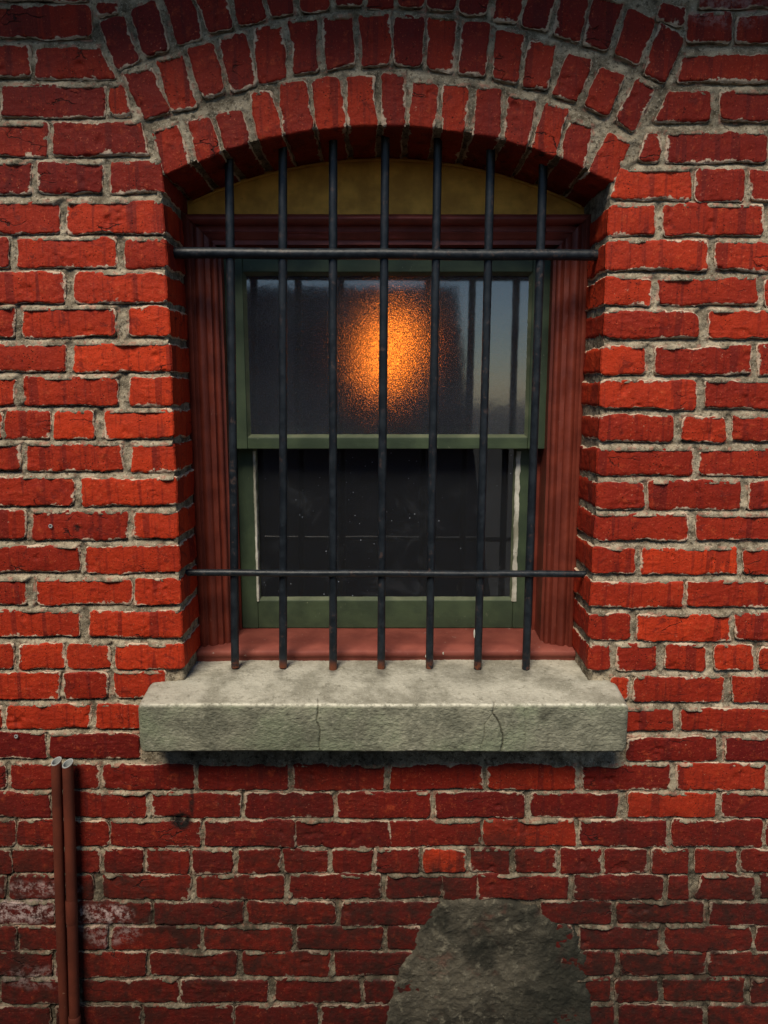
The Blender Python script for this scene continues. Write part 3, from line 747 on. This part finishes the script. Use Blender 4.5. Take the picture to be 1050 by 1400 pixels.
# ------------------------------------------------------------------ sash window
win = thing('sash_window', (0, .2, ZSILL), 'green sash window in oxide red casing with frosted upper pane, set under the brick arch', 'window', kind='thing')
ox0, oz_top = un(262, 560, .14)[0], un(525, 292, .14)[1]
ox0 = min(ox0, XL + .012); ox1 = max(un(797, 560, .14)[0], XR - .012)
oz_bot = EYE - .607
# casing profile: (offset inwards, depth y)
def arcp(w0, w1, y0, h, n=8): return [(w0 + (w1 - w0) * k / n, y0 - h * math.sin(math.pi * k / n)) for k in range(n + 1)]
prof = [(-.02, .150), (0, .142), (.004, .139), (.010, .139), (.013, .148), (.016, .150)] + arcp(.017, .036, .149, .006, 12) + [(.038, .153), (.040, .151), (.050, .152), (.052, .158)] + \
       arcp(.053, .064, .160, .003, 6) + [(.065, .172), (.071, .174), (.0715, .262)]
def sweep(xa, xb, zt_, zb, prof, what):
    mb = MB(); n = len(prof)
    def jit(x, z, k): return (rnd.uniform(-.0003, .0003))
    if what in ('L', 'R'):
        ns = 60; vs = []
        for i in range(ns + 1):
            t = i / ns
            for (o, y) in prof:
                x = xa + o if what == 'L' else xb - o; z1 = zt_ - o
                vs.append((x, y, zb + (z1 - zb) * t))
        f = [(i * n + j, i * n + j + 1, (i + 1) * n + j + 1, (i + 1) * n + j) for i in range(ns) for j in range(n - 1)]
        if what == 'R': f = [tuple(reversed(a)) for a in f]
    else:
        ns = 50; vs = []
        for i in range(ns + 1):
            t = i / ns
            for (o, y) in prof:
                x0, x1 = xa + o, xb - o; vs.append((x0 + (x1 - x0) * t, y, zt_ - o))
        f = [(i * n + j, i * n + j + 1, (i + 1) * n + j + 1, (i + 1) * n + j) for i in range(ns) for j in range(n - 1)]
    P = np.array(vs); w_ = fbm(P, 14, 3, 81 + ord(what)) * .0010 + fbm(P, 70, 2, 83) * .0004
    P[:, 1] += w_; P[:, 0 if what != 'T' else 2] += w_ * .8
    mb.add([tuple(p) for p in P], f); return mb
casing = sweep(ox0, ox1, oz_top, oz_bot, prof, 'L').build('side_casing', M_casing, win, smooth=True, angle=50)
sweep(ox0, ox1, oz_top, oz_bot, prof, 'R').build('side_casing', M_casing, win, smooth=True, angle=50)
profh = [(-.012, .205), (-.002, .175)] + arcp(-.001, .020, .150, .012, 10) + [(.021, .162), (.030, .166)] + arcp(.031, .037, .166, .004, 6) + [(.045, .168), (.049, .176), (.058, .176), (.060, .20)]
sweep(ox0, ox1, oz_top, oz_bot, profh, 'T').build('head_casing', M_head, win, smooth=True, angle=50)
# ochre board filling the arch
mb = MB(); n = 60; zb_ = oz_top - .012
xs_ = np.linspace(XL - .02, XR + .02, n + 1); vs = []
rows = 24
for x in xs_:
    zt2 = CO[1] + math.sqrt(max((CR + .02) ** 2 - (x - CO[0]) ** 2, 0))
    for r_ in range(rows + 1):
        z = zb_ + (zt2 - zb_) * r_ / rows; vs.append((x, .205, z))
P = np.array(vs); P[:, 1] += fbm(P, 10, 3, 95) * .0022 + fbm(P, 60, 3, 96) * .0008
mb.add([tuple(p) for p in P], [(i * (rows + 1) + j, (i + 1) * (rows + 1) + j, (i + 1) * (rows + 1) + j + 1, i * (rows + 1) + j + 1) for i in range(n) for j in range(rows)])
ob = mb.build('arch_panel', M_ochre, win, smooth=True); ob['label'] = 'ochre yellow panel under the arch'
mb = MB(); pts = []
for i in range(61):
    x = XL + .004 + (XR - XL - .008) * i / 60
    pts.append((x, .199, CO[1] + math.sqrt(CR ** 2 - (x - CO[0]) ** 2) - .004))
for a, b in zip(pts, pts[1:]): mb.tube([a, b], .0032, 8)
mb.build('panel_bead', M_ochre, win, smooth=True)
# wooden sub sill
mb = MB(); n = 90; xs_ = np.linspace(XL - .004, XR + .004, n + 1)
zf, zr = EYE - .601, EYE - .5875
pp = [(.30, zr - .06), (.125, zf - .040), (.1225, zf - .030), (.120, zf - .016), (.117, zf - .014), (.116, zf - .004), (.119, zf), (.16, zf + .004), (.20, zf + .0085), (.27, zr)]
P = np.array([(x, y, z) for x in xs_ for (y, z) in pp]); P[:, 2] += fbm(P, 18, 3, 97) * .0012; P[:, 1] += fbm(P, 30, 3, 98) * .0022 * (P[:, 1] < .13)
m_ = len(pp); mb.add([tuple(p) for p in P], [(i * m_ + j, i * m_ + j + 1, (i + 1) * m_ + j + 1, (i + 1) * m_ + j)[::-1] for i in range(n) for j in range(m_ - 1)])
mb.build('wooden_subsill', M_subsill, win, smooth=True, angle=60)

def ux(px, Y): return un(px, 560, Y)[0]
def uz(py, Y): return un(525, py, Y)[1]
def sash(name, Yf, gx0, gx1, gz0, gz1, ox0, ox1, oz0, oz1, pane_mat, thick=.038):
    """frame members round a glass opening; all in metres"""
    root = bpy.data.objects.new(name, None); C.objects.link(root); root.parent = win
    root.matrix_parent_inverse = Matrix.Translation(-win.location)
    for a, b in ((ox0, gx0), (gx1, ox1)):
        s = MB(); s.box(a, b, Yf, Yf + thick, oz0, oz1); s.build('stile', M_green, root, bevel=.0022)
    for a, b in ((oz0, gz0), (gz1, oz1)):
        r = MB(); r.box(gx0, gx1, Yf + .0012, Yf + thick - .001, a, b); r.build('rail', M_greenh, root, bevel=.0022)
    # glazing bevel
    b = MB(); w_ = .007; ya, yb = Yf + .003, Yf + .013
    o = [(gx0, gz0), (gx1, gz0), (gx1, gz1), (gx0, gz1)]; i_ = [(gx0 + w_, gz0 + w_), (gx1 - w_, gz0 + w_), (gx1 - w_, gz1 - w_), (gx0 + w_, gz1 - w_)]
    for k in range(4):
        k2 = (k + 1) % 4; N = 40; vs = []
        for t in range(N + 1):
            u_ = t / N; j = rnd.uniform(-.0005, .0005)
            A_ = (o[k][0] + (o[k2][0] - o[k][0]) * u_, o[k][1] + (o[k2][1] - o[k][1]) * u_); B_ = (i_[k][0] + (i_[k2][0] - i_[k][0]) * u_ + j, i_[k][1] + (i_[k2][1] - i_[k][1]) * u_ + j)
            vs += [(A_[0], ya, A_[1]), (B_[0], yb, B_[1])]
        b.add(vs, [(2 * t, 2 * t + 2, 2 * t + 3, 2 * t + 1) for t in range(N)])
    b.build('glazing_bead', M_bead, root)
    g = MB(); g.box(gx0 + .001, gx1 - .001, Yf + .0125, Yf + .0165, gz0 + .001, gz1 - .001)
    g.m = [1 if f == g.f[4] else 0 for f in g.f]
    g.build('pane', pane_mat, root)
    return root

def glass(name, rough, bs=0, bscale=500, bdist=.001, specks=False, tint=(1, 1, 1), wave=0, ior=1.5, haze=0):
    k = NT(name); k.b.inputs['Transmission Weight'].default_value = 1; k.b.inputs['IOR'].default_value = ior
    k.b.inputs['Base Color'].default_value = tint + (1,); k.b.inputs['Roughness'].default_value = rough
    nr = None
    if wave: nr = k.bump(k.noise(wave, det=2), .12, .0008)
    if bs:
        nr = k.bump(k.vor(bscale, feature='SMOOTH_F1').outputs['Distance'], bs, bdist, nr)
    if nr is not None: k.t.links.new(nr, k.b.inputs['Normal'])
    if specks:
        d = k.n('ShaderNodeBsdfDiffuse'); d.inputs[0].default_value = (.44, .48, .55, 1)
        mx = k.n('ShaderNodeMixShader')
        a = k.math('MULTIPLY', k.math('SUBTRACT', 1, k.step(k.vor(58).outputs['Distance'], .05, .085)), k.step(k.noise(9, det=3), .50, .54))
        film = k.math('MULTIPLY', k.step(k.noise(12, det=6, rough=.7, dist=1.0), .5, .72), .03)
        k.setin(mx.inputs[0], k.math('ADD', k.math('MULTIPLY', a, .8), k.math('ADD', film, .030), clamp=True))  # dust specks, plus an even bluish film painted in as faint reflection
        k.t.links.new(k.b.outputs[0], mx.inputs[1]); k.t.links.new(d.outputs[0], mx.inputs[2]); k.t.links.new(mx.outputs[0], k.out.inputs[0])
    if haze:
        d = k.n('ShaderNodeBsdfDiffuse'); d.inputs[0].default_value = (.36, .43, .55, 1); mx = k.n('ShaderNodeMixShader')  # blue-grey veil painted in to lift the pane like skylight
        k.setin(mx.inputs[0], k.math('ADD', haze * .5, k.math('MULTIPLY', k.noise(5, det=4), haze)))
        k.t.links.new(k.b.outputs[0], mx.inputs[1]); k.t.links.new(d.outputs[0], mx.inputs[2]); k.t.links.new(mx.outputs[0], k.out.inputs[0])
    return k.m
G_front = glass('obscure_glass_front', .07, wave=35, ior=2.3, haze=.055)
G_back = glass('obscure_glass_back', .11, 1.0, 520, .0034, ior=1.5)
G_clear = glass('dusty_clear_glass', .015, specks=True, wave=10, ior=1.75)

YU, YL = .200, .246
up = sash('upper_sash', YU, ux(337, YU), ux(723, YU), uz(598, YU), uz(372, YU), ux(309, YU), ux(750, YU), uz(614, YU), uz(345, YU), [G_front, G_back])
lo = sash('lower_sash', YL, ux(345, YL), ux(709, YL), uz(821, YL), uz(592, YL), ux(322, YL), ux(733, YL), uz(859, YL), uz(580, YL), [G_clear, G_clear])
up['label'] = 'upper sash with frosted pane'; lo['label'] = 'lower sash with clear dusty pane and white putty lines'
# white putty lines on the lower sash, broken where it has flaked
for pxa, sd_, wd in ((345.5, 3, .0038), (711, 4, .0066)):
    x0 = ux(pxa, YL - .001); z0, z1 = uz(822, YL), uz(617, YL); N = 170; vs = []; r_ = random.Random(sd_)
    zz = np.linspace(z0, z1, N + 1); Q = np.stack([np.full(N + 1, x0), np.zeros(N + 1), zz], -1)
    nl, nr_ = fbm(Q, 60, 3, 101 + sd_), fbm(Q, 45, 3, 111 + sd_)
    for i in range(N + 1):
        ww = wd * (1 + .5 * nl[i]); w2 = wd * (1 + .9 * nr_[i])
        vs += [(x0 - ww, YL + .001, zz[i]), (x0 - ww * .6, YL - .0022, zz[i]), (x0 + w2 * .6, YL - .0018, zz[i]), (x0 + w2, YL + .006, zz[i])]
    mb = MB(); mb.add(vs, [(4 * i + j, 4 * i + j + 1, 4 * i + j + 5, 4 * i + j + 4)[::-1] for i in range(N) for j in range(3)])
    mb.build('putty_line', M_putty, lo, smooth=True)
# red parting strips between sash and casing, pulley stile
for sx, xa in ((1, ox0 + .0712), (-1, ox1 - .0712)):
    a, b = sorted((xa - sx * .004, ux(322 if sx > 0 else 733, .24) - sx * .001)); mb = MB(); mb.box(a, b, .275, .30, EYE - .60, oz_top - .05); mb.build('pulley_stile', M_casing, win)
    a, b = sorted((xa - sx * .004, xa + sx * .007)); mb = MB(); mb.box(a, b, .2405, .2455, EYE - .589, uz(614, .2) - .001); mb.build('parting_strip', M_casing, win)

# ------------------------------------------------------------------ iron guard
guard = thing('window_guard', (0, .07, ZSILL + .02), 'black iron window bars, seven uprights on two crossbars, standing on the stone sill', 'window bars')
YB = .072
BARS = [((313.5, 252), (321.5, 912)), ((387, 226), (386.5, 912)), ((456, 214), (455, 915)), ((527, 209), (521, 915)), ((598, 214), (587.5, 915)), ((670, 227), (653.5, 914)), ((741.5, 250), (719, 914))]
for bi, (t_, b_) in enumerate(BARS):
    xt, zt2 = un(*t_, YB); xb, zb2 = un(*b_, YB)
    zs_top = CO[1] + math.sqrt(CR ** 2 - (xt - CO[0]) ** 2) + .02
    N = 46; pts = []; rr = random.Random(bi)
    for i in range(N + 1):
        t = i / N; z = zb2 + (zs_top - zb2) * t; x = xb + (xt - xb) * (z - zb2) / (zt2 - zb2)
        pts.append((x + .0009 * math.sin(3 * t + bi), YB + .0007 * math.sin(5 * t + bi * 2), z))
    mb = MB(); mb.tube(pts, [.0090 * (1 + .03 * math.sin(9 * i / N + bi) + rr.uniform(-.012, .012)) for i in range(N + 1)], 20, jit=.015, seed=bi)
    o = mb.build('bar', M_iron, guard, smooth=True, angle=60)
for (px, py, w_, h_) in ((648.5, 866, .0016, .011), (583, 897, .0022, .006), (606, 893, .0016, .004)):
    cx, cz = un(px, py, YB - .0088 if px > 640 else .112); yy = YB - .0088 if px > 640 else .112
    mb = MB(); mb.add([(cx + w_ * math.cos(t * .785) * (1 + .3 * math.sin(5 * t)), yy - .0012, cz + h_ * math.sin(t * .785)) for t in range(8)] + [(cx, yy - .0018, cz)] , [(t, (t + 1) % 8, 8) for t in range(8)])
    mb.build('paint_chip', M_putty, guard if px > 640 else win)
def hbar(yl, yr, pxl, pxr, Y, r, name, sq=1.0):
    (x0, z0), (x1, z1) = un(pxl, yl, Y), un(pxr, yr, Y); N = 40
    pts = [(x0 + (x1 - x0) * i / N, Y, z0 + (z1 - z0) * i / N + .0006 * math.sin(i * .4)) for i in range(N + 1)]
    mb = MB(); mb.tube(pts, [r * (1 + rnd.uniform(-.015, .015)) for _ in pts], 20, jit=.01)
    mb.build(name, M_iron, guard, smooth=True, angle=60)
hbar(346, 349, 236, 824, .066, .0114, 'crossbar'); hbar(783, 785, 245, 806, .062, .0076, 'crossbar')

# ------------------------------------------------------------------ conduits on the left
def pipe(top, bot, r, label, cpl):
    Y = -.026; (xt, zt2), (xb, zb2) = un(*top, Y), un(*bot, Y)
    dxdz = (xt - xb) / (zt2 - zb2); X = lambda z: xt + (z - zt2) * dxdz
    root = thing('conduit_pipe', (X(0), Y, 0), label, 'pipe', 'pair of cut conduits against the wall')
    n = 24; zs2 = np.linspace(0, zt2, 60); V = []; F = []
    mb = MB(); rr = random.Random(int(top[0]))
    for i, z in enumerate(zs2):
        for k in range(n):
            a = 2 * math.pi * k / n; q = r * (1 + rr.uniform(-.01, .01)); x = X(z) + q * math.cos(a) + .0010 * math.sin(z * 5 + top[0]); y = Y + q * math.sin(a)
            sl = 0 if i < len(zs2) - 1 else .25 * q * math.cos(a) + .40 * q * math.sin(a)
            V.append((x, y, z + sl))
    for i in range(len(zs2) - 1):
        for k in range(n): F.append((i * n + k, i * n + (k + 1) % n, (i + 1) * n + (k + 1) % n, (i + 1) * n + k))
    mb.add(V, F); mb.build('tube', M_pipe, root, smooth=True, angle=60)
    rim = MB(); V = []; zt3 = zt2
    for rad, dz in ((r, .0), (r * .98, .0012), (r * .80, .0010), (r * .76, -.004), (r * .74, -.05)):
        for k in range(n):
            a = 2 * math.pi * k / n; x = X(zt3) + rad * math.cos(a) + .0010 * math.sin(zt3 * 5 + top[0]); V.append((x, Y + rad * math.sin(a), zt3 + dz + .25 * rad * math.cos(a) + .40 * rad * math.sin(a)))
    rim.add(V, [(i * n + k, i * n + (k + 1) % n, (i + 1) * n + (k + 1) % n, (i + 1) * n + k) for i in range(4) for k in range(n)] + [tuple(4 * n + k for k in range(n))])
    rim.build('cut_rim', M_pvc, root, smooth=True, angle=40)
    for (py, hh, dr) in cpl:
        zc = un(90, py, Y)[1]; c = MB()
        c.tube([(X(zc - hh), Y, zc - hh), (X(zc - hh * .9), Y, zc - hh * .9), (X(zc + hh * .9), Y, zc + hh * .9), (X(zc + hh), Y, zc + hh)], [r + dr * .4, r + dr, r + dr, r + dr * .4], 24, caps=False)
        c.build('coupling', M_pipe, root, smooth=True, angle=40)
    for by, lr in ():
        pass
pipe((77, 1041), (88, 1390), .0112, 'brown painted conduit pipe standing further left of the cut pair beside the wall', [])
pipe((92.5, 1044), (102, 1390), .0118, 'brown painted conduit pipe with couplings, right hand one of the cut pair', [(1398, .02, .0022), (1245, .030, .0012)])

# ------------------------------------------------------------------ lamp inside and the dark room
room = MB(); rx0, rx1, ry0, ry1, rz0, rz1 = -1.2, 1.2, .301, 2.6, EYE - 1.3, EYE + .7
room.add([(rx0, ry0, rz0), (rx1, ry0, rz0), (rx1, ry1, rz0), (rx0, ry1, rz0), (rx0, ry0, rz1), (rx1, ry0, rz1), (rx1, ry1, rz1), (rx0, ry1, rz1)],
         [(0, 1, 2, 3), (4, 7, 6, 5), (1, 5, 6, 2), (2, 6, 7, 3), (3, 7, 4, 0)])
ro = room.build('interior_room', M_dark); ro['kind'] = 'structure'
lc = un(533, 482, .36)
lamp = thing('room_lamp', (lc[0], .36, lc[1]), 'glowing orange lamp blurred behind the frosted upper pane', 'lamp')
k = NT('lamp_shade_glow'); k.b.inputs['Emission Color'].default_value = (1, .22, .016, 1); k.b.inputs['Emission Strength'].default_value = 2.6
k.fin((.8, .4, .1), .6)
mb = MB(); ns, nr2 = 32, 20; V = []; F = []
for i in range(nr2 + 1):
    a = math.pi * i / nr2; rr_ = math.sin(a) * (.060 + .006 * math.cos(a)); z = lc[1] + .092 * math.cos(a)
    for j in range(ns): V.append((lc[0] + rr_ * math.cos(2 * math.pi * j / ns) + .018 * math.cos(a), .36 + rr_ * .7 * math.sin(2 * math.pi * j / ns), z))
for i in range(nr2):
    for j in range(ns): F.append((i * ns + j, i * ns + (j + 1) % ns, (i + 1) * ns + (j + 1) % ns, (i + 1) * ns + j))
mb.add(V, F); mb.build('lamp_shade', k.m, lamp, smooth=True, angle=80)
mb = MB(); mb.tube([(lc[0] + .01, .36, lc[1] + .075), (lc[0] + .01, .36, rz1)], .003, 8); mb.build('cord', M_iron, lamp)

# ------------------------------------------------------------------ surroundings
g = MB(); g.add([(-120, -120, 0), (120, -120, 0), (120, 120, 0), (-120, 120, 0)], [(0, 1, 2, 3)])
go = g.build('ground', M_pave); go['kind'] = 'structure'
ob = MB(); HW = EYE + .515  # unseen wall added to cut low light and darken the pane reflections
ob.box(-9, .36, -2.05, -1.8, .0, HW)
ob.add([(.36, -1.8, 0), (.66, -1.8, 0), (.36, -1.8, HW), (.36, -2.05, 0), (.66, -2.05, 0), (.36, -2.05, HW)], [(0, 1, 2), (3, 5, 4), (1, 4, 5, 2)])
oo = ob.build('added_opposite_wall', M_opp); oo['kind'] = 'structure'
co = MB(); co.box(-1.6, 1.6, -.31, .01, EYE + .96, EYE + 1.10); co.box(-1.6, 1.6, -.24, .01, EYE + .90, EYE + .957)  # ledge added out of view to shade the top of the wall
co.build('added_shade_cornice', M_core, wall, bevel=.01)
